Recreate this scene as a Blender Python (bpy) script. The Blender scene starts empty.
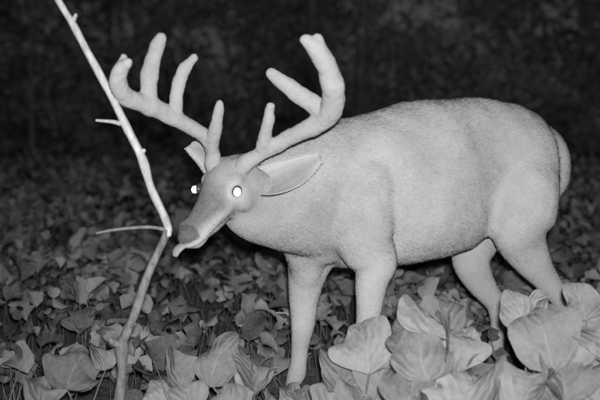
import bpy, math, random, time
import numpy as np
from mathutils import Vector, Matrix, noise
rng=np.random.default_rng(7); random.seed(7)
scene=bpy.context.scene
HAIR_N=56000

# ---------------------------------------------------------------- helpers
def link(o,parent=None):
    scene.collection.objects.link(o)
    if parent is not None: o.parent=parent
    return o
def empty(name):
    e=bpy.data.objects.new(name,None); e.empty_display_size=.1
    return link(e)
def mat(name):
    m=bpy.data.materials.new(name); m.use_nodes=True
    nt=m.node_tree; nt.nodes.clear()
    return m,nt
def N(nt,t,**k):
    n=nt.nodes.new(t)
    for a,v in k.items(): setattr(n,a,v)
    return n
def g(v,a=1): return (v,v,v,a)
def ramp(nt,src,stops):
    r=N(nt,'ShaderNodeValToRGB')
    els=r.color_ramp.elements
    els[0].position,els[0].color=stops[0][0],g(stops[0][1])
    els[1].position,els[1].color=stops[-1][0],g(stops[-1][1])
    for p,v in stops[1:-1]:
        e=els.new(p); e.color=g(v)
    nt.links.new(src,r.inputs[0]); return r
def mth(nt,op,a,b=None,c=None):
    n=N(nt,'ShaderNodeMath',operation=op)
    for i,v in enumerate((a,b,c)):
        if v is None: continue
        if isinstance(v,(int,float)): n.inputs[i].default_value=v
        else: nt.links.new(v,n.inputs[i])
    return n.outputs[0]
def noise_n(nt,scale,detail=4,coord=None,rough=.55):
    n=N(nt,'ShaderNodeTexNoise'); n.inputs['Scale'].default_value=scale
    n.inputs['Detail'].default_value=detail; n.inputs['Roughness'].default_value=rough
    if coord is not None: nt.links.new(coord,n.inputs['Vector'])
    return n
def finish(nt,shader):
    o=N(nt,'ShaderNodeOutputMaterial'); nt.links.new(shader,o.inputs[0])
def principled(nt,col,rough=.9,spec=.1,bump=None,bs=.4,bd=.01):
    p=N(nt,'ShaderNodeBsdfPrincipled')
    if isinstance(col,(int,float)): p.inputs['Base Color'].default_value=g(col)
    else: nt.links.new(col,p.inputs['Base Color'])
    p.inputs['Roughness'].default_value=rough
    p.inputs['Specular IOR Level'].default_value=spec
    if bump is not None:
        b=N(nt,'ShaderNodeBump'); b.inputs['Strength'].default_value=bs; b.inputs['Distance'].default_value=bd
        nt.links.new(bump,b.inputs['Height']); nt.links.new(b.outputs[0],p.inputs['Normal'])
    return p
def geo(nt): return N(nt,'ShaderNodeNewGeometry').outputs['Position']

# ---------------------------------------------------------------- materials (reflectances under infrared light)
def bark_mat(name,lo,hi,scale=60):
    m,nt=mat(name)
    mp=N(nt,'ShaderNodeMapping'); mp.inputs['Scale'].default_value=(1,1,.35)
    nt.links.new(geo(nt),mp.inputs['Vector'])
    n=noise_n(nt,scale,6,mp.outputs[0],.7)
    r=ramp(nt,n.outputs[0],[(.3,lo),(.7,hi)])
    finish(nt,principled(nt,r.outputs[0],.95,.05,n.outputs[0],.7,.006).outputs[0]); return m
def leaf_mat(name,lo,hi,veins=True,trans=.25,simple=False):
    m,nt=mat(name)
    at=N(nt,'ShaderNodeAttribute',attribute_name='lt')
    if simple:
        r=ramp(nt,at.outputs['Fac'],[(.0,lo),(1,hi)])
        d=N(nt,'ShaderNodeBsdfDiffuse'); nt.links.new(r.outputs[0],d.inputs[0]); finish(nt,d.outputs[0]); return m
    n=noise_n(nt,18,4,geo(nt),.65)
    n2=noise_n(nt,90,2,geo(nt),.6)
    mix=mth(nt,'ADD',mth(nt,'MULTIPLY',at.outputs['Fac'],.6),mth(nt,'MULTIPLY',n.outputs[0],.4))
    mix=mth(nt,'ADD',mix,mth(nt,'MULTIPLY',mth(nt,'SUBTRACT',n2.outputs[0],.5),.35))
    r=ramp(nt,mix,[(.15,lo),(.85,hi)])
    col=r.outputs[0]; bump=n.outputs[0]
    if veins:
        uv=N(nt,'ShaderNodeUVMap',uv_map='leafuv')
        sx=N(nt,'ShaderNodeSeparateXYZ'); nt.links.new(uv.outputs[0],sx.inputs[0])
        t=sx.outputs[0]; v=mth(nt,'ABSOLUTE',mth(nt,'MULTIPLY_ADD',sx.outputs[1],2,-1))
        nw=noise_n(nt,11,2,geo(nt),.5)
        mid=mth(nt,'LESS_THAN',mth(nt,'ADD',v,mth(nt,'MULTIPLY',t,.02)),.035)
        ph=mth(nt,'ADD',mth(nt,'MULTIPLY',t,4.4),mth(nt,'MULTIPLY',v,-2.6))
        ph=mth(nt,'ADD',ph,mth(nt,'MULTIPLY',nw.outputs[0],2.2))
        tri=mth(nt,'ABSOLUTE',mth(nt,'SUBTRACT',mth(nt,'FRACT',ph),.5))
        lat=mth(nt,'SUBTRACT',1,mth(nt,'MULTIPLY',tri,14)); lat=mth(nt,'MAXIMUM',lat,0)
        lat=mth(nt,'MULTIPLY',lat,mth(nt,'SUBTRACT',1,v))
        vein=mth(nt,'MAXIMUM',mid,mth(nt,'MULTIPLY',lat,.6))
        mx=N(nt,'ShaderNodeMix',data_type='RGBA')
        nt.links.new(mth(nt,'MULTIPLY',vein,.20),mx.inputs[0]); nt.links.new(col,mx.inputs[6])
        mx.inputs[7].default_value=g(min(.85,hi*1.5)); col=mx.outputs[2]
        pillow=mth(nt,'MULTIPLY',mth(nt,'POWER',tri,.6),.9)
        bump=mth(nt,'ADD',mth(nt,'MULTIPLY',n.outputs[0],2.2),pillow)
    p=principled(nt,col,.8,.12,bump,.5,.009)
    if trans:
        tr=N(nt,'ShaderNodeBsdfTranslucent'); nt.links.new(col,tr.inputs[0])
        ms=N(nt,'ShaderNodeMixShader'); ms.inputs[0].default_value=trans
        nt.links.new(p.outputs[0],ms.inputs[1]); nt.links.new(tr.outputs[0],ms.inputs[2])
        finish(nt,ms.outputs[0])
    else: finish(nt,p.outputs[0])
    return m
def fur_mat(name,lo,hi,hair=False):
    m,nt=mat(name)
    at=N(nt,'ShaderNodeAttribute',attribute_name='tone')
    n=noise_n(nt,9,4,geo(nt),.6); n2=noise_n(nt,120,2,geo(nt),.6)
    f=mth(nt,'ADD',at.outputs['Fac'],mth(nt,'MULTIPLY',mth(nt,'SUBTRACT',n.outputs[0],.5),.34))
    f=mth(nt,'ADD',f,mth(nt,'MULTIPLY',mth(nt,'SUBTRACT',n2.outputs[0],.5),.16))
    r=ramp(nt,f,[(0,lo),(1,hi)])
    d=N(nt,'ShaderNodeBsdfDiffuse'); d.inputs['Roughness'].default_value=0 if hair else .2
    nt.links.new(r.outputs[0],d.inputs[0])
    if not hair:
        b=N(nt,'ShaderNodeBump'); b.inputs['Strength'].default_value=.4; b.inputs['Distance'].default_value=.004
        nt.links.new(n2.outputs[0],b.inputs['Height']); nt.links.new(b.outputs[0],d.inputs['Normal'])
    else:
        rn=N(nt,'ShaderNodeAttribute',attribute_name='skin_normal')
        nt.links.new(rn.outputs['Vector'],d.inputs['Normal'])
    finish(nt,d.outputs[0]); return m
M_fur=fur_mat('deer_coat',.02,.72); M_hair=fur_mat('deer_hair',.02,.80,True)
M_velvet=fur_mat('antler_velvet',.1,.58)
m,nt=mat('wet_nose'); n=noise_n(nt,220,3,geo(nt)); r=ramp(nt,n.outputs[0],[(.3,.05),(.7,.12)])
finish(nt,principled(nt,r.outputs[0],.45,.4,n.outputs[0],.6,.003).outputs[0]); M_nose=m
m,nt=mat('hoof_horn'); n=noise_n(nt,80,3,geo(nt)); r=ramp(nt,n.outputs[0],[(.3,.06),(.7,.12)])
finish(nt,principled(nt,r.outputs[0],.6,.3).outputs[0]); M_hoof=m
m,nt=mat('tongue_flesh'); n=noise_n(nt,200,3,geo(nt)); r=ramp(nt,n.outputs[0],[(.3,.26),(.7,.34)])
finish(nt,principled(nt,r.outputs[0],.5,.3,n.outputs[0],.3,.002).outputs[0]); M_tongue=m
m,nt=mat('eyeshine'); e=N(nt,'ShaderNodeEmission'); e.inputs[0].default_value=g(1); e.inputs[1].default_value=14  # emission stands in for flash light thrown back by the tapetum
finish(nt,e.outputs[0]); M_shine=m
m,nt=mat('eye_wet'); finish(nt,principled(nt,.05,.15,.5).outputs[0]); M_eye=m
M_branch=bark_mat('bare_wood',.30,.66,70); M_stem=bark_mat('sapling_bark',.1,.32,60)
M_trunk=bark_mat('tree_bark',.18,.50,7)
M_crop=leaf_mat('crop_leaf',.10,.50,False,.2); M_plant=leaf_mat('broad_leaf',.16,.45,True)
M_far=leaf_mat('far_crop_leaf',.18,.62,False,0,True)
M_wood=leaf_mat('woodland_leaf',.25,.72,False,0,True)
m,nt=mat('soil'); n=noise_n(nt,5,8,geo(nt),.7); n2=noise_n(nt,40,5,geo(nt),.7)
f=mth(nt,'ADD',mth(nt,'MULTIPLY',n.outputs[0],.5),mth(nt,'MULTIPLY',n2.outputs[0],.5))
r=ramp(nt,f,[(.35,.06),(.65,.25)])
finish(nt,principled(nt,r.outputs[0],1,.02,n2.outputs[0],.9,.03).outputs[0]); M_soil=m

# ---------------------------------------------------------------- mesh building
def catmull(P,sub):
    P=np.asarray(P,float); out=[]
    n=len(P)
    for i in range(n-1):
        p0=P[max(i-1,0)];p1=P[i];p2=P[i+1];p3=P[min(i+2,n-1)]
        if i==0: p0=2*p1-p2
        if i+2>n-1: p3=2*p2-p1
        for k in range(sub):
            t=k/sub
            out.append(.5*((2*p1)+(-p0+p2)*t+(2*p0-5*p1+4*p2-p3)*t*t+(-p0+3*p1-3*p2+p3)*t**3))
    out.append(P[-1]); return np.array(out)
class MB:
    def __init__(s): s.v=[];s.f=[];s.n=0
    def add(s,v,f):
        v=np.asarray(v,float); s.v.append(v); o=s.n; s.f.extend([tuple(i+o for i in q) for q in f]); s.n+=len(v)
    def tube(s,pts,lat=(0,1,0),n=20,sub=6,cap=.9):
        pts=[tuple(p)+((p[3],) if len(p)==4 else ()) for p in pts]
        C=catmull(pts,sub); 
        C[:,3:]=np.maximum(C[:,3:],.0006)
        T=np.gradient(C[:,:3],axis=0); T/=np.linalg.norm(T,axis=1)[:,None]
        rows=[]
        def start(c,t,sg):
            r=[]
            for a in (85,65,40,20):
                a=math.radians(a); k=min(c[3],c[4])*cap*math.sin(a)
                r.append((np.r_[c[:3]+sg*t*k,c[3:]*math.cos(a)],t))
            return r
        rows+=start(C[0],T[0],-1)
        rows+=[(C[i],T[i]) for i in range(len(C))]
        rows+=start(C[-1],T[-1],1)[::-1]
        lat=np.asarray(lat,float); V=[]
        an=np.linspace(0,2*math.pi,n,endpoint=False)
        for c,t in rows:
            L=lat-t*lat.dot(t); 
            if np.linalg.norm(L)<1e-3: L=np.array((1.,0,0))-t*t[0]
            L/=np.linalg.norm(L); U=np.cross(t,L)
            V.append(c[:3]+np.outer(np.cos(an)*c[4],L)+np.outer(np.sin(an)*c[3],U))
        V=np.concatenate(V); R=len(rows); F=[]
        for i in range(R-1):
            for j in range(n):
                k=(j+1)%n; F.append((i*n+j,i*n+k,(i+1)*n+k,(i+1)*n+j))
        F.append(tuple(range(n))[::-1]); F.append(tuple((R-1)*n+j for j in range(n)))
        s.add(V,F)
    def ball(s,c,r,ax=None):
        if ax is None: ax=np.eye(3)
        ax=np.asarray(ax,float); V=[];F=[];n=16;m=10
        for i in range(1,m):
            for j in range(n):
                th=math.pi*i/m;ph=2*math.pi*j/n
                V.append(np.array(c)+ax[0]*r[0]*math.sin(th)*math.cos(ph)+ax[1]*r[1]*math.sin(th)*math.sin(ph)+ax[2]*r[2]*math.cos(th))
        V.append(np.array(c)+ax[2]*r[2]);V.append(np.array(c)-ax[2]*r[2])
        for i in range(m-2):
            for j in range(n):
                k=(j+1)%n;F.append((i*n+j,(i+1)*n+j,(i+1)*n+k,i*n+k))
        a=(m-1)*n
        for j in range(n):
            k=(j+1)%n;F.append((a,j,k));F.append((a+1,(m-2)*n+k,(m-2)*n+j))
        s.add(V,F)
    def obj(s,name,mt,parent=None,smooth=True,remesh=None,sm=6):
        me=bpy.data.meshes.new(name); me.from_pydata(np.concatenate(s.v).tolist(),[],s.f); me.update()
        o=bpy.data.objects.new(name,me); scene.collection.objects.link(o)
        if remesh:
            md=o.modifiers.new('r','REMESH'); md.mode='VOXEL'; md.voxel_size=remesh
            if sm:
                md=o.modifiers.new('s','SMOOTH'); md.factor=.5; md.iterations=sm
            dg=bpy.context.evaluated_depsgraph_get(); dg.update()
            nm=bpy.data.meshes.new_from_object(o.evaluated_get(dg))
            o.modifiers.clear(); o.data=nm; nm.name=name; me=nm
        me.materials.clear(); me.materials.append(mt)
        me.polygons.foreach_set('use_smooth',[smooth]*len(me.polygons))
        if parent is not None: o.parent=parent
        return o
def displace(me,fn):
    n=len(me.vertices); co=np.empty(n*3); nr=np.empty(n*3)
    me.vertices.foreach_get('co',co); me.vertices.foreach_get('normal',nr)
    co=co.reshape(-1,3); nr=nr.reshape(-1,3)
    dd=np.array([fn(c) for c in co])
    co=co+nr*dd[:,None]; me.vertices.foreach_set('co',co.reshape(-1)); me.update()

# ---------------------------------------------------------------- deer
deer=empty('white_tailed_deer')
LAT=(.32,-.947,0)
b=MB()
def tr(k,zc,h,w): return (.55+.947*k,2.95+.32*k,zc,h,w)
b.tube([tr(.405,.795,.150,.105),tr(.375,.793,.190,.14),tr(.31,.79,.222,.158),tr(.23,.79,.244,.150),tr(.12,.783,.264,.148),
        tr(-.04,.751,.288,.190),tr(-.2,.732,.284,.208),tr(-.35,.718,.268,.18),tr(-.47,.69,.258,.15),tr(-.56,.66,.215,.115),tr(-.60,.63,.15,.08)],LAT,32)
# neck
b.tube([(.22,2.82,.72,.25,.13),(.10,2.76,.715,.238,.14),(.01,2.70,.708,.205,.135),(-.085,2.645,.702,.164,.12),(-.15,2.59,.710,.128,.10),(-.19,2.54,.755,.09,.08)],(.5,-.86,0),28)
# brisket
b.ball((.06,2.77,.555),(.14,.10,.095))
b.tube([(.01,2.74,.64,.08,.07),(.015,2.76,.54,.078,.075),(.022,2.785,.46,.064,.064),(.018,2.81,.39,.047,.047)],LAT,18)
# near shoulder / foreleg
b.tube([(.29,2.77,.86,.06,.05),(.24,2.715,.75,.10,.08),(.20,2.695,.64,.125,.092),(.215,2.69,.55,.10,.085),(.250,2.695,.485,.075,.064),(.240,2.69,.42,.058,.052),(.232,2.68,.34,.045,.042),(.226,2.68,.275,.040,.039),(.222,2.675,.24,.034,.033),(.218,2.67,.17,.026,.025),(.215,2.67,.11,.026,.025),(.212,2.665,.085,.030,.029),(.198,2.655,.05,.025,.025)],LAT,18)
# far foreleg
b.tube([(.13,2.86,.70,.11,.06),(.070,2.85,.57,.11,.08),(.042,2.83,.49,.095,.08),(.025,2.82,.42,.071,.062),(.014,2.82,.34,.056,.050),(.012,2.815,.28,.047,.044),(.010,2.81,.245,.044,.041),(.000,2.81,.17,.032,.032),(-.006,2.81,.10,.031,.03),(-.01,2.805,.08,.035,.033),(-.025,2.795,.045,.028,.028)],LAT,18)
# near haunch / hind leg
b.tube([(.82,2.99,.85,.09,.07),(.838,2.975,.79,.112,.095),(.828,2.945,.71,.130,.122),(.805,2.925,.62,.132,.120),(.80,2.92,.555,.113,.095),(.825,2.93,.49,.085,.067),(.872,2.945,.42,.062,.052),(.925,2.955,.355,.046,.041),(.968,2.965,.305,.044,.035),(.982,2.965,.27,.038,.032),(.980,2.96,.20,.027,.025),(.975,2.955,.12,.026,.025),(.972,2.95,.085,.031,.029),(.958,2.945,.05,.026,.026)],LAT,18)
# far hind leg
b.tube([(.80,3.08,.74,.11,.07),(.755,3.10,.64,.125,.075),(.70,3.12,.53,.11,.07),(.665,3.11,.43,.083,.062),(.685,3.11,.36,.066,.054),(.722,3.11,.30,.051,.044),(.762,3.12,.25,.043,.039),(.774,3.12,.215,.041,.037),(.772,3.12,.16,.030,.029),(.765,3.12,.10,.029,.028),(.762,3.115,.08,.032,.031),(.745,3.105,.045,.027,.027)],LAT,18)
# inner filling of pelvis
b.ball((.80,3.02,.74),(.17,.14,.20))
# head frame
psi=math.radians(32);phi=math.radians(28)
d=np.array((-math.sin(psi)*math.cos(phi),-math.cos(psi)*math.cos(phi),-math.sin(phi)))
e=np.array((math.cos(psi),-math.sin(psi),0)); u=-np.cross(e,d)
H0=np.array((-.252,2.46,.760))-.10*d-.02*u
def H(a,bb,c): return H0+a*d+bb*e+c*u
def hs(a,c,h,w): return tuple(H(a,0,c))+(h,w)
b.tube([hs(-.04,-.005,.058,.058),hs(.0,.0,.073,.07),(hs(.05,.0,.078,.074)),hs(.10,-.008,.069,.065),hs(.14,-.016,.060,.054),hs(.18,-.023,.052,.047),hs(.22,-.028,.047,.042),hs(.25,-.031,.045,.041),hs(.275,-.032,.042,.039),hs(.292,-.032,.032,.031)],e,24)
ax=(d,e,u)
b.ball(H(.05,.0,-.055),(.085,.05,.05),ax)        # jaw angle
b.ball(H(.15,.0,-.062),(.10,.032,.027),ax)       # mandible
b.ball(H(.256,.0,-.067),(.036,.027,.017),ax)     # chin
for sg in (1,-1):
    b.ball(H(.070,sg*.058,.034),(.030,.019,.019),ax)   # brow ridge
    b.ball(H(.140,sg*.044,-.024),(.05,.018,.022),ax)   # cheek bone
    b.ball(H(.06,sg*.058,-.035),(.05,.03,.045),ax)     # jaw muscle
    b.ball(H(.02,sg*.045,.055),(.028,.024,.03),ax)     # pedicle
    b.ball(H(.272,sg*.022,-.006),(.020,.016,.017),ax)  # nostril wing
# tail, held flat against the rump
b.tube([(.92,3.09,.86,.03,.05),(.945,3.10,.80,.03,.05),(.945,3.10,.72,.026,.045),(.925,3.10,.63,.012,.028)],(0,1,0),14)
body=b.obj('body',M_fur,deer,remesh=.0085,sm=11)
def bd(c):
    if c[0]>-.1 and c[2]>.4:
        w=min(1,(c[0]+.1)/.15)*min(1,(c[2]-.4)/.1)
        q=Vector((c[0]*4.5+c[2]*2,c[1]*4,c[2]*3.2))
        return (noise.noise(q)*.016+noise.noise(q*3)*.005)*w
    return 0.
displace(body.data,bd)

def tone_fn(P):
    t=np.full(len(P),.60)
    def blob(c,r,val,soft=.5):
        nonlocal t
        q=np.linalg.norm((P-np.array(c)),axis=1)/r
        w=np.clip((1-q)/soft,0,1); w=w*w*(3-2*w)
        t=t*(1-w)+val*w
    blob((.55,2.9,1.0),.45,.66,1); blob((.9,2.9,.65),.3,.73,1); blob((.4,2.75,.5),.25,.70,1)
    blob((.05,2.60,.60),.28,.46,1)
    blob((-.12,2.55,.68),.22,.46,1); blob(H(.06,0,0),.17,.42,.7)
    Q=P-H0; a=Q@d; c=Q@u; l=Q@e
    head=(a>-.03)&(np.abs(l)<.12)&(np.abs(c)<.12)
    w=np.clip((a-.10)/.06,0,1)*np.clip((c+.026)/.025,0,1)*head; t=t*(1-w)+.24*w
    w=np.clip((a-.19)/.03,0,1)*np.clip((-.022-c)/.015,0,1)*head; t=t*(1-w)+.70*w
    w=np.clip((a-.272)/.008,0,1)*np.clip((c+.040)/.010,0,1)*head; t=t*(1-w)+.10*w
    ml=np.clip(1-np.abs(c+.055+.05*(a-.26))/.005,0,1)*(a>.17)*head; t=t*(1-ml)+.08*ml
    for sg in (1,-1):
        blob(H(.10,sg*.07,.012),.045,.56,.6); blob(H(.10,sg*.078,.010),.026,.14,.5)
    low=np.clip((.12-P[:,2])/.1,0,1); t=t*(1-low)+.45*low
    return t
def set_tone(o,const=None):
    me=o.data; n=len(me.vertices); co=np.empty(n*3); me.vertices.foreach_get('co',co); co=co.reshape(-1,3)
    t=tone_fn(co) if const is None else np.full(n,const)
    at=me.attributes.new('tone','FLOAT','POINT'); at.data.foreach_set('value',t.astype(np.float32))
set_tone(body)

def fur(o,count,length,name,const=None,flow=(.85,.25,-.45),rad=.0011):
    me=o.data; me.update(); me.calc_loop_triangles(); nt_=len(me.loop_triangles)
    tri=np.empty(nt_*3,np.int32); me.loop_triangles.foreach_get('vertices',tri); tri=tri.reshape(-1,3)
    co=np.empty(len(me.vertices)*3); me.vertices.foreach_get('co',co); co=co.reshape(-1,3)
    nr=np.empty(len(me.vertices)*3); me.vertices.foreach_get('normal',nr); nr=nr.reshape(-1,3)
    A,B,C=co[tri[:,0]],co[tri[:,1]],co[tri[:,2]]
    area=np.linalg.norm(np.cross(B-A,C-A),axis=1)
    idx=rng.choice(nt_,count,p=area/area.sum())
    r1=np.sqrt(rng.random(count))[:,None]; r2=rng.random(count)[:,None]
    w=(1-r1,r1*(1-r2),r1*r2)
    P=w[0]*A[idx]+w[1]*B[idx]+w[2]*C[idx]
    Nn=w[0]*nr[tri[idx,0]]+w[1]*nr[tri[idx,1]]+w[2]*nr[tri[idx,2]]; Nn/=np.linalg.norm(Nn,axis=1)[:,None]+1e-9
    F=np.tile(np.array(flow,float),(count,1))
    legs=P[:,2]<.45; F[legs]=(.15,0,-1)
    Q=P-H0; a=Q@d; hd=(a>-.02)&(np.linalg.norm(Q,axis=1)<.36)&(P[:,0]<-.08)
    if const is not None: legs[:]=False; hd[:]=False
    F[hd]=-d
    F+=rng.normal(0,.13,F.shape)
    F-=Nn*(F*Nn).sum(1)[:,None]; F/=np.linalg.norm(F,axis=1)[:,None]+1e-9
    L=length*rng.uniform(.6,1.15,count); L=np.where(legs,L*.6,L); L=np.where(hd,L*.42,L)
    nose=hd&(a>.245); L=np.where(nose,L*.3,L)
    for sg in (1,-1): L=np.where(np.linalg.norm(P-H(.10,sg*.076,.012),axis=1)<.028,.0006,L)
    L=L[:,None]
    pts=np.stack([P-Nn*.001,P+Nn*L*.10+F*L*.25,P+Nn*L*.15+F*L*.65,P+Nn*L*.16+F*L*1.0],1)
    cu=bpy.data.hair_curves.new(name); cu.add_curves([4]*count)
    cu.points.foreach_set('position',pts.reshape(-1).astype(np.float32))
    ra=cu.attributes.get('radius') or cu.attributes.new('radius','FLOAT','POINT')
    ra.data.foreach_set('value',np.tile(np.array((rad,rad*.9,rad*.6,rad*.1),np.float32),count))
    t=tone_fn(P) if const is None else np.full(count,const)
    t=t+rng.normal(0,.055,count)
    at=cu.attributes.new('tone','FLOAT','POINT'); at.data.foreach_set('value',np.repeat(t,4).astype(np.float32))
    Nj=Nn+rng.normal(0,.10,Nn.shape); Nj/=np.linalg.norm(Nj,axis=1)[:,None]
    at=cu.attributes.new('skin_normal','FLOAT_VECTOR','POINT'); at.data.foreach_set('vector',np.repeat(Nj,4,axis=0).reshape(-1).astype(np.float32))
    h=bpy.data.objects.new(name,cu); cu.materials.append(M_hair); link(h,deer)
fur(body,HAIR_N,.0125,'coat_hair')

def ear(name,base,tip,facing,wid,cup):
    base=np.array(base);tip=np.array(tip);ax_=tip-base;L=np.linalg.norm(ax_);ax_/=L
    f=np.array(facing,float);f-=ax_*f.dot(ax_);f/=np.linalg.norm(f);s=np.cross(ax_,f)
    nu,nv=18,15;V=[];F=[];T=[]
    for side in (0,1):
        for i in range(nu):
            t=i/(nu-1); w=wid*(.55*(1-t)**1.2+ .98*math.sin(math.pi*min(1,t*.93+.07))**.55*(1-.05*t)) if i<nu-1 else wid*.30
            for j in range(nv):
                x=-1+2*j/(nv-1)
                ang=x*cup*(1-.45*t)
                rr=w/max(math.sin(min(1.5,cup*(1-.45*t))),.2)
                p=base+ax_*L*t+s*rr*math.sin(ang)-f*(rr*math.cos(ang)-rr*math.cos(cup*(1-.45*t)))
                p=p+f*.014*math.sin(t*2.4+x)*t+s*.016*math.sin(t*3)
                th=.013*(1-abs(x)**3)*(1-.4*t)+.003
                V.append(p-f*th if side else p+f*th*.3)
                T.append(.55 if side else .30+.30*abs(x)**1.3+.16*t+.05*math.sin(x*17+t*5)*(1-t))
    n=nu*nv
    for i in range(nu-1):
        for j in range(nv-1):
            a=i*nv+j;F.append((a,a+1,a+nv+1,a+nv));F.append((n+a,n+a+nv,n+a+nv+1,n+a+1))
    for i in range(nu-1):
        for j in (0,nv-1):
            a=i*nv+j;F.append((a,a+nv,n+a+nv,n+a))
    for j in range(nv-1):
        a=(nu-1)*nv+j;F.append((a,a+1,n+a+1,n+a))
    m_=MB();m_.add(V,F);o=m_.obj(name,M_fur,deer)
    at=o.data.attributes.new('tone','FLOAT','POINT'); at.data.foreach_set('value',np.array(T,np.float32))
    # rim hair: short fringe along the ear edge
    me=o.data; rim=[V[i*nv+j] for i in range(1,nu) for j in (0,nv-1)]; ctr=[V[i*nv+nv//2] for i in range(1,nu) for j in (0,1)]
    cnt=900; k=rng.integers(0,len(rim)-2,cnt); fr=rng.random(cnt)[:,None]
    R=np.array(rim);Cc=np.array(ctr); P=R[k]*(1-fr)+R[k+2]*fr
    out=R[k]-Cc[k]; out/=np.linalg.norm(out,axis=1)[:,None]+1e-9
    D=out*.7+ax_*.7+rng.normal(0,.2,(cnt,3)); Lh=rng.uniform(.003,.007,cnt)[:,None]
    pts=np.stack([P-out*.003,P+D*Lh*.4,P+D*Lh],1)
    cu=bpy.data.hair_curves.new(name+'_fringe'); cu.add_curves([3]*cnt); cu.points.foreach_set('position',pts.reshape(-1).astype(np.float32))
    ra=cu.attributes.get('radius') or cu.attributes.new('radius','FLOAT','POINT')
    ra.data.foreach_set('value',np.tile(np.array((.0009,.0007,.0001),np.float32),cnt))
    at=cu.attributes.new('tone','FLOAT','POINT'); at.data.foreach_set('value',np.full(cnt*3,.58,np.float32))
    at=cu.attributes.new('skin_normal','FLOAT_VECTOR','POINT'); at.data.foreach_set('vector',np.tile(f,(cnt*3,1)).reshape(-1).astype(np.float32))
    cu.materials.append(M_hair); link(bpy.data.objects.new(name+'_fringe',cu),deer)
    return o
ea=ear('ear_left',(-.140,2.50,.772),(.066,2.545,.850),(-.15,-.74,.50),.046,1.35)
eb=ear('ear_right',(-.285,2.58,.81),(-.365,2.64,.880),(-.75,-.6,.1),.030,1.3)

# eyes
for sg,nm in ((1,'left'),(-1,'right')):
    m_=MB();m_.ball(H(.10,sg*(.070 if sg>0 else .074),.014),(.019,.014,.016),ax);m_.obj('eyeball_'+nm,M_eye,deer)
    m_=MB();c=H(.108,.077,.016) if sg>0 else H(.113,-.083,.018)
    m_.ball(c,(.0130,.0088,.0125) if sg>0 else (.0115,.0090,.0112),ax);m_.obj('eyeshine_'+nm,M_shine,deer)  # glowing ellipsoid over the pupil imitates the reflected flash
# nose pad & tongue
m_=MB();m_.ball(H(.288,0,-.016),(.012,.026,.018),ax)
m_.obj('nose_pad',M_nose,deer)
m_=MB();m_.tube([tuple(H(.23,0,-.050))+(.006,.013),tuple(H(.288,-.010,-.054))+(.008,.018),(-.346,2.337,.602,.008,.017),(-.358,2.328,.591,.007,.015),(-.363,2.324,.577,.004,.010)],e,14)
m_.obj('tongue',M_tongue,deer)
# hooves
for i,(x,y) in enumerate(((.195,2.655),(-.03,2.79),(.952,2.94),(.738,3.10))):
    m_=MB()
    for sg in (1,-1):
        ox,oy=.32*sg*.013,-.947*sg*.013
        m_.tube([(x+ox+.012,y+oy+.004,.052,.018,.012),(x+ox-.004,y+oy,.028,.022,.0135),(x+ox-.022,y+oy-.006,.012,.011,.010)],LAT,12,4,.5)
    m_.obj('hoof_%d'%(i+1),M_hoof,deer)
# antlers
def antler(name,tubes):
    m_=MB()
    for t in tubes: m_.tube(t,(0,1,0),16)
    o=m_.obj(name,M_velvet,deer,remesh=.005,sm=5)
    displace(o.data,lambda c:noise.noise(Vector(c)*24)*.0045+noise.noise(Vector(c)*70)*.0016)
    set_tone(o,.56); return o
al=antler('antler_right',[
 [(-.268,2.51,.80,.020),(-.272,2.50,.834,.026),(-.274,2.49,.8755,.022),(-.3075,2.46,.929,.023),(-.384,2.40,.979,.025),(-.452,2.33,1.0175,.028),(-.498,2.27,1.040,.026),(-.508,2.23,1.0725,.024),(-.493,2.20,1.11,.020),(-.468,2.18,1.13,.014)],
 [(-.508,2.23,1.07,.02),(-.492,2.21,1.125,.017),(-.484,2.20,1.147,.012)],
 [(-.4446,2.34,1.02,.025),(-.437,2.33,1.102,.025),(-.4187,2.31,1.1675,.022),(-.398,2.29,1.208,.017)],
 [(-.372,2.40,.985,.020),(-.369,2.40,1.054,.020),(-.348,2.40,1.12,.019),(-.316,2.39,1.156,.013)],
 [(-.273,2.48,.882,.021),(-.254,2.42,.9546,.020),(-.239,2.385,1.02,.013)]])
ar=antler('antler_left',[
 [(-.185,2.48,.80,.020),(-.172,2.465,.832,.027),(-.1286,2.45,.862,.023),(-.045,2.42,.909,.026),(.0357,2.38,.9494,.029),(.088,2.33,.994,.033),(.096,2.28,1.051,.033),(.076,2.24,1.1176,.031),(.045,2.21,1.168,.025),(.012,2.20,1.194,.016)],
 [(.055,2.22,1.15,.022),(.050,2.21,1.200,.015)],
 [(.0734,2.35,.994,.031),(0,2.36,1.044,.027),(-.050,2.36,1.0826,.024),(-.088,2.36,1.110,.017)],
 [(-.116,2.44,.878,.022),(-.0986,2.39,.946,.020),(-.086,2.355,1.011,.013)]])
fur(al,4000,.0035,'velvet_right',.53,flow=(0,0,1),rad=.0008); fur(ar,4000,.0035,'velvet_left',.53,flow=(0,0,1),rad=.0008)

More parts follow.
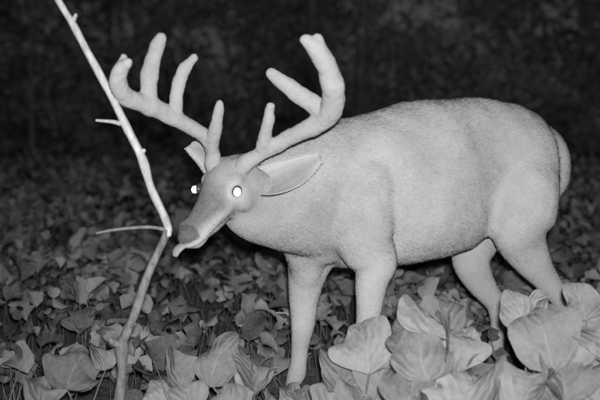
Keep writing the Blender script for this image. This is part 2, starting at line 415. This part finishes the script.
# ---------------------------------------------------------------- sapling with bent bare branch
sap=empty('bent_sapling')
def wob(P,amp):
    out=[]
    for i,p in enumerate(P):
        r=p[3]; v=Vector(p[:3]); out.append((p[0]+amp*noise.noise(v*9),p[1]+amp*noise.noise(v*9+Vector((5,0,0))),p[2],r*(1+.22*noise.noise(v*40))))
    return out
m_=MB()
lower=catmull([(-.525,2.31,-.04,.018),(-.515,2.30,.166,.015),(-.510,2.30,.25,.0135),(-.512,2.30,.324,.0175),(-.497,2.30,.36,.013),(-.474,2.30,.425,.0125),(-.455,2.305,.478,.014),(-.431,2.31,.54,.012),(-.400,2.315,.61,.0115),(-.384,2.32,.652,.013)],4)
m_.tube(wob(lower,.007),(0,1,0),12,2)
m_.tube([(-.513,2.295,.324,.012),(-.535,2.28,.34,.009),(-.54,2.275,.35,.005)],(0,1,0),10)
m_.tube([(-.497,2.30,.37,.006),(-.47,2.28,.39,.004)],(0,1,0),8)
m_.obj('stem',M_stem,sap)
m_=MB()
upper=catmull([(-.383,2.318,.640,.012),(-.386,2.318,.668,.012),(-.42,2.30,.765,.0115),(-.456,2.28,.872,.013),(-.508,2.26,.985,.011),(-.56,2.24,1.098,.0105),(-.62,2.22,1.215,.010),(-.664,2.20,1.3025,.0095),(-.72,2.18,1.43,.009),(-.77,2.15,1.58,.006)],4)
m_.tube(wob(upper,.007),(0,1,0),12,2)
m_.tube([(-.51,2.26,.962,.007),(-.53,2.26,.967,.0055),(-.572,2.25,.971,.0035)],(0,1,0),8)
m_.tube([(-.456,2.28,.872,.010),(-.444,2.275,.885,.006)],(0,1,0),8)
m_.tube([(-.632,2.215,1.24,.008),(-.618,2.205,1.262,.005)],(0,1,0),8)
m_.obj('branch',M_branch,sap)
m_=MB(); m_.tube([(-.383,2.32,.652,.006),(-.43,2.30,.663,.005),(-.49,2.28,.663,.0045),(-.54,2.27,.658,.004),(-.575,2.26,.652,.0025)],(0,1,0),8)
m_.obj('twig',M_stem,sap)

# ---------------------------------------------------------------- leaves
def leaves(B,az,el,L,W,droop,cup,wave,lt,nu,nv,roll=None,root=None,name='',mt=None,parent=None,rough=0):
    Nn=len(B); t=np.linspace(0,1,nu); s=np.linspace(-1,1,nv)
    prof=np.sin(np.pi*np.clip(t,0,1)**.72)**.62*(1-.18*t); prof[0]=.10; prof[-1]=.03
    elt=el[:,None]-droop[:,None]*(t[None,:]**1.3)
    dl=L[:,None]/(nu-1)
    ch=np.concatenate([np.zeros((Nn,1)),np.cumsum(np.cos(elt[:,:-1])*dl,1)],1)
    cz=np.concatenate([np.zeros((Nn,1)),np.cumsum(np.sin(elt[:,:-1])*dl,1)],1)
    ca,sa=np.cos(az)[:,None],np.sin(az)[:,None]
    bend=rng.normal(0,.10,Nn)[:,None]*L[:,None]*(t[None,:]**2)
    ctr=np.stack([B[:,0:1]+ch*ca-bend*sa,B[:,1:2]+ch*sa+bend*ca,B[:,2:3]+cz],2)
    side=np.stack([-np.sin(az),np.cos(az),np.zeros(Nn)],1)
    nrm=np.stack([-np.sin(elt)*ca,-np.sin(elt)*sa,np.cos(elt)],2)
    w=prof[None,:]*W[:,None]*.5
    if roll is None: roll=np.zeros(Nn)
    rt=roll[:,None]+rng.normal(0,.45,Nn)[:,None]*t[None,:]
    S=side[:,None,:]*np.cos(rt)[:,:,None]+nrm*np.sin(rt)[:,:,None]
    Nr=-side[:,None,:]*np.sin(rt)[:,:,None]+nrm*np.cos(rt)[:,:,None]
    ph=rng.uniform(0,6.28,(Nn,2)); fr=rng.uniform(6,13,Nn)
    off=np.abs(s)[None,None,:]**1.4*w[:,:,None]*cup[:,None,None]
    wv=np.where(s[None,None,:]<0,np.sin(fr[:,None,None]*t[None,:,None]+ph[:,0][:,None,None]),np.sin(fr[:,None,None]*.9*t[None,:,None]+ph[:,1][:,None,None]))
    off=off+wave[:,None,None]*np.abs(s)[None,None,:]**2*wv*w[:,:,None]
    ww=w[:,:,None]*s[None,None,:]*(1+.14*wv*np.abs(s))
    V=ctr[:,:,None,:]+S[:,:,None,:]*ww[...,None]+Nr[:,:,None,:]*off[...,None]
    V=V.reshape(-1,3)
    if rough:
        V=V+np.array([noise.noise_vector(Vector(p)*14) for p in V])*rough+np.array([noise.noise_vector(Vector(p)*38) for p in V])*rough*.35
    base=(np.arange(nu-1)[:,None]*nv+np.arange(nv-1)[None,:]).reshape(-1)
    q=np.stack([base,base+1,base+nv+1,base+nv],1)
    F=(q[None]+(np.arange(Nn)*nu*nv)[:,None,None]).reshape(-1,4)
    uvg=np.stack(np.meshgrid(t,(s+1)/2,indexing='ij'),-1).reshape(-1,2)
    UV=np.tile(uvg,(Nn,1)); LT=np.repeat(lt,nu*nv)
    if root is not None:
        k=5; tt=np.linspace(0,1,k)
        mid=root*.45+B*.55; mid[:,:2]=root[:,:2]*.55+B[:,:2]*.45; mid[:,2]=B[:,2]*.62
        C=((1-tt)**2)[None,:,None]*root[:,None]+(2*tt*(1-tt))[None,:,None]*mid[:,None]+(tt**2)[None,:,None]*B[:,None]
        r=(np.linspace(.0042,.0026,k)[None,:]*(L/.18)[:,None])
        an=np.arange(4)*math.pi/2
        ring=np.stack([np.cos(an),np.sin(an),np.zeros(4)],1)
        PV=(C[:,:,None,:]+ring[None,None]*r[:,:,None,None]).reshape(-1,3)
        fb=[]
        for i in range(k-1):
            for j in range(4): fb.append((i*4+j,i*4+(j+1)%4,(i+1)*4+(j+1)%4,(i+1)*4+j))
        PF=(np.array(fb)[None]+(np.arange(Nn)*k*4)[:,None,None]).reshape(-1,4)+len(V)
        V=np.concatenate([V,PV]);F=np.concatenate([F,PF]);UV=np.concatenate([UV,np.tile([[.5,.5]],(len(PV),1))]);LT=np.concatenate([LT,np.full(len(PV),.2)])
    me=bpy.data.meshes.new(name); me.vertices.add(len(V)); me.vertices.foreach_set('co',V.reshape(-1).astype(np.float32))
    me.loops.add(F.size); me.loops.foreach_set('vertex_index',F.reshape(-1).astype(np.int32))
    me.polygons.add(len(F)); me.polygons.foreach_set('loop_start',np.arange(len(F),dtype=np.int32)*4)
    me.update(calc_edges=True)
    me.polygons.foreach_set('use_smooth',np.ones(len(F),dtype=bool))
    at=me.attributes.new('lt','FLOAT','POINT'); at.data.foreach_set('value',LT.astype(np.float32))
    ul=me.uv_layers.new(name='leafuv'); ul.data.foreach_set('uv',UV[F.reshape(-1)].reshape(-1).astype(np.float32))
    me.materials.append(mt)
    o=bpy.data.objects.new(name,me); return link(o,parent)

def feature(root,lst,name='broadleaf_plant'):
    n=len(lst); a=np.array([l[:5] for l in lst],float)
    azd=np.array([l[5] if len(l)>5 else rng.uniform(40,140) for l in lst]); eld=np.array([l[6] if len(l)>6 else rng.uniform(48,78) for l in lst])
    az=np.radians(azd+rng.uniform(-10,10,n)); el=np.radians(eld); L=a[:,4]*1.05; W=a[:,3]*1.15
    D=np.stack([np.cos(el*.8)*np.cos(az),np.cos(el*.8)*np.sin(az),np.sin(el*.8)],1)
    B=a[:,:3]-D*L[:,None]*.48
    R=np.tile(np.array([root[0],root[1],-.01]),(n,1))+np.c_[rng.normal(0,.015,(n,2)),np.zeros(n)]
    leaves(B,az,el,L,W,rng.uniform(.6,1.6,n),rng.uniform(-.2,.8,n),rng.uniform(.15,.38,n),rng.uniform(.1,1.0,n),21,17,rng.uniform(-.45,.45,n),R,name,M_plant,rough=.011)
feature((.19,2.43),[(.195,2.40,.30,.18,.18,95,62),(.255,2.40,.205,.14,.15),(.115,2.45,.20,.12,.14),(.10,2.38,.13,.12,.13),(.17,2.35,.15,.14,.14),(.26,2.42,.27,.10,.13)])
feature((.37,2.25),[(.3575,2.26,.425,.18,.16,80,45),(.33,2.18,.34,.15,.17),(.405,2.2,.36,.16,.17),(.45,2.10,.265,.20,.18,70,55),(.30,2.12,.26,.14,.15),(.36,2.05,.21,.16,.16),(.47,2.25,.33,.12,.14),(.29,2.25,.36,.10,.13),(.42,2.3,.41,.12,.13),(.50,2.2,.24,.13,.15),(.39,2.3,.30,.14,.15)])
feature((.68,2.27),[(.66,2.2,.40,.18,.23,100,72),(.70,2.15,.29,.14,.16),(.62,2.28,.43,.10,.13),(.61,2.12,.26,.13,.15),(.74,2.2,.36,.12,.14),(.67,2.3,.44,.11,.12),(.66,2.1,.22,.15,.15)])
feature((.84,2.32),[(.80,2.27,.46,.11,.13),(.83,2.2,.38,.14,.15),(.79,2.15,.28,.14,.14),(.88,2.2,.30,.15,.15),(.90,2.3,.43,.13,.15)])
feature((-.17,2.43),[(-.24,2.4,.265,.11,.18,60,72),(-.15,2.4,.235,.12,.16,120,70),(-.115,2.4,.18,.11,.13),(-.2,2.3,.16,.12,.12),(-.13,2.5,.2,.10,.12)])
feature((-.65,2.38),[(-.66,2.35,.25,.15,.15,85,65),(-.75,2.3,.19,.12,.12),(-.59,2.38,.28,.08,.12),(-.7,2.2,.14,.12,.12)])
feature((-.37,2.42),[(-.375,2.4,.226,.11,.12),(-.33,2.35,.17,.10,.11),(-.42,2.4,.16,.10,.11)])
feature((-.88,3.3),[(-.91,3.28,.27,.08,.13,120,75),(-.85,3.3,.26,.08,.12,50,75),(-.88,3.2,.16,.11,.11)])
feature((-.2,3.1),[(-.22,3.1,.24,.05,.09,150,75),(-.20,3.1,.25,.04,.10,40,78),(-.21,3.08,.19,.06,.07)])
feature((.04,2.58),[(-.03,2.6,.075,.08,.09,100,60),(.03,2.58,.07,.09,.10,70,60),(.09,2.6,.11,.09,.10),(.13,2.64,.16,.09,.10)])

LEGS=np.array([(.22,2.68),(0,2.82),(.96,2.95),(.75,3.11),(-.52,2.30)])
def field(y0,y1,dens,nu,nv,name,near):
    W0=lambda y: .60*y+1.0
    area=(y1-y0)*(W0(y0)+W0(y1)); n=int(area*dens)
    y=rng.uniform(y0,y1,n*2); x=rng.uniform(-1,1,n*2)*W0(y1)
    k=np.abs(x)<W0(y); x=x[k][:n];y=y[k][:n];n=len(x)
    dm=np.min(np.hypot(x[:,None]-LEGS[None,:,0],y[:,None]-LEGS[None,:,1]),1)
    pn=np.array([noise.noise(Vector((a*1.3,c*1.3,3))) for a,c in zip(x,y)])
    k=(dm>.08)&(rng.random(n)<.80+.55*pn)&~((np.abs(x)<.07)&(y<2.82)); x=x[k];y=y[k];pn=pn[k];n=len(x)
    rx=x+rng.normal(0,.04,n); ry=y+rng.normal(0,.04,n)
    z=rng.uniform(.02,.17,n)+.04*pn+.03
    L=rng.uniform(.05,.115,n)*np.where(rng.random(n)<.12,1.4,1); Wd=L*rng.uniform(.6,1.05,n)
    az=rng.uniform(0,2*math.pi,n); el=np.radians(rng.normal(42,28,n).clip(-20,88))
    B=np.stack([x,y,z],1)
    leaves(B,az,el,L,Wd,rng.uniform(.3,1.6,n),rng.uniform(-.3,.9,n),rng.uniform(.1,.5,n),np.clip(rng.random(n)**1.6+.5*pn,0,1),nu,nv,rng.uniform(-.6,.6,n),
           np.stack([rx,ry,np.full(n,-.01)],1) if near else None,name,M_crop if near else M_far)
field(2.45,6.5,215,8,7,'leafy_crop',True)
field(6.5,13,120,4,5,'leafy_crop',False)
field(13,28,45,3,3,'leafy_crop',False)

def grass(pts,name='grass_tuft'):
    m_=MB()
    for (x,y,n,h,lean) in pts:
        for i in range(n):
            a=random.uniform(0,6.28);hh=h*random.uniform(.6,1.1);l=lean*random.uniform(.4,1.2)
            bx=x+random.gauss(0,.02);by=y+random.gauss(0,.02); P=[]
            for k in range(6):
                t=k/5;P.append((bx+math.cos(a)*l*t*t,by+math.sin(a)*l*t*t,hh*(t-.25*t*t*l/.1*.3),.0006,.0035*(1-t)+.0006))
            m_.tube(P,(math.sin(a),-math.cos(a),.01),6,2)
    o=m_.obj(name,M_crop); me=o.data
    at=me.attributes.new('lt','FLOAT','POINT'); at.data.foreach_set('value',[.6]*len(me.vertices))
grass([(-.84,2.3,7,.30,.12),(-.80,2.2,5,.27,.1)]); grass([(-.33,2.3,5,.28,.06)]); grass([(.86,2.1,6,.30,.14),(.55,2.1,5,.3,.1)])

# ---------------------------------------------------------------- ground
me=bpy.data.meshes.new('ground'); nx,ny=120,120
X=np.sign(np.linspace(-1,1,nx))*np.abs(np.linspace(-1,1,nx))**2.5*200; Y=np.sign(np.linspace(-1,1,ny))*np.abs(np.linspace(-1,1,ny))**2.5*200+3
V=[(x,y,.02*noise.noise(Vector((x*.8,y*.8,0)))-.02 if abs(x)<20 and abs(y)<30 else -.02) for y in Y for x in X]
F=[(j*nx+i,j*nx+i+1,(j+1)*nx+i+1,(j+1)*nx+i) for j in range(ny-1) for i in range(nx-1)]
me.from_pydata(V,[],F); me.materials.append(M_soil); link(bpy.data.objects.new('ground',me))

# ---------------------------------------------------------------- woodland behind the field
wd=empty('woodland')
m_=MB(); crowns=[]
for i in range(70):
    y=random.uniform(16.5,30); x=random.uniform(-1,1)*(.62*y+3); h=random.uniform(7,13); r=random.uniform(.03,.09)
    lx,ly=random.uniform(-.9,.9),random.uniform(-.4,.4)
    P=[(x,y,-.1,r*1.4),(x+lx*.05,y,.4,r),(x+lx*.3,y+ly*.3,h*.3,r*.8),(x+lx*.8,y+ly*.6,h*.65,r*.5),(x+lx,y+ly,h,r*.15)]
    m_.tube(P,(0,1,0),8,3)
    for k in range(random.randint(4,7)):
        t=random.uniform(.12,.6); z=h*t; a=random.uniform(0,6.28); l=random.uniform(.6,1.8)*(1.1-t*.6); bx,by=x+lx*t,y+ly*t
        ex,ey,ez=bx+math.cos(a)*l,by+math.sin(a)*l,z+l*random.uniform(.2,.7)
        m_.tube([(bx,by,z,r*.35),((bx+ex)/2,(by+ey)/2,z+(ez-z)*.6,r*.22),(ex,ey,ez,r*.07)],(0,1,0),5,2)
        crowns.append((ex,ey,ez,random.uniform(.4,.9)))
m_.obj('trunks',M_trunk,wd)
for i in range(300):
    y=random.uniform(17,28); x=random.uniform(-1,1)*(.62*y+3)
    crowns.append((x,y,random.uniform(.1,3.2)*random.uniform(.3,1),random.uniform(.4,1.0)))
for i in range(380):
    y=random.uniform(24,36); x=random.uniform(-1,1)*(.62*y+4)
    crowns.append((x,y,random.uniform(.5,7.5),random.uniform(.96,1.6)))
cr=np.array(crowns); per=90; idx=np.repeat(np.arange(len(cr)),per); n=len(idx)
dv=rng.normal(0,1,(n,3)); dv/=np.linalg.norm(dv,axis=1)[:,None]; rr=rng.random(n)**.45
Pp=cr[idx,:3]+dv*(rr*cr[idx,3])[:,None]*np.array((1.1,1.1,.75)); Pp[:,2]=np.maximum(Pp[:,2],.05)
Ls=rng.uniform(.12,.22,n)*np.where(cr[idx,3]>.95,1.9,1)
leaves(Pp,rng.uniform(0,6.28,n),np.radians(rng.normal(0,40,n)),Ls,Ls*.7,rng.uniform(0,.8,n),np.zeros(n),np.zeros(n),np.clip(rng.random(n)*.6+.4*rng.random(len(cr))[idx],0,1),3,3,rng.uniform(-1,1,n),None,'foliage',M_wood,wd)

# ---------------------------------------------------------------- world (night sky), infrared flash, camera
w=bpy.data.worlds.new('World'); scene.world=w; w.use_nodes=True; nt=w.node_tree; nt.nodes.clear()
sky=N(nt,'ShaderNodeTexSky'); sky.sky_type='NISHITA'; sky.sun_disc=False; sky.sun_elevation=math.radians(4); sky.sun_rotation=math.radians(200)
bw=N(nt,'ShaderNodeRGBToBW'); nt.links.new(sky.outputs[0],bw.inputs[0])
bg=N(nt,'ShaderNodeBackground'); nt.links.new(bw.outputs[0],bg.inputs[0]); bg.inputs[1].default_value=.016
o=N(nt,'ShaderNodeOutputWorld'); nt.links.new(bg.outputs[0],o.inputs[0])

ld=bpy.data.lights.new('infrared_flash','SPOT'); ld.energy=375; ld.shadow_soft_size=.03; ld.spot_size=math.radians(84); ld.spot_blend=1.0
lo=bpy.data.objects.new('infrared_flash',ld); lo.location=(.03,-.02,1.09)
lo.rotation_euler=(Vector((.16,3,.92))-Vector(lo.location)).to_track_quat('-Z','Y').to_euler(); link(lo)

cd=bpy.data.cameras.new('camera'); cam=bpy.data.objects.new('camera',cd); link(cam)
cd.sensor_width=36; cd.lens=48; cd.shift_y=-.15; cam.location=(0,0,1.0); cam.rotation_euler=(math.radians(90),0,0)
cd.clip_start=.05; cd.clip_end=1000
cd.dof.use_dof=True; cd.dof.focus_distance=2.70; cd.dof.aperture_fstop=1.8
scene.camera=cam
scene.view_settings.view_transform='Standard'; scene.view_settings.look='None'; scene.view_settings.exposure=0
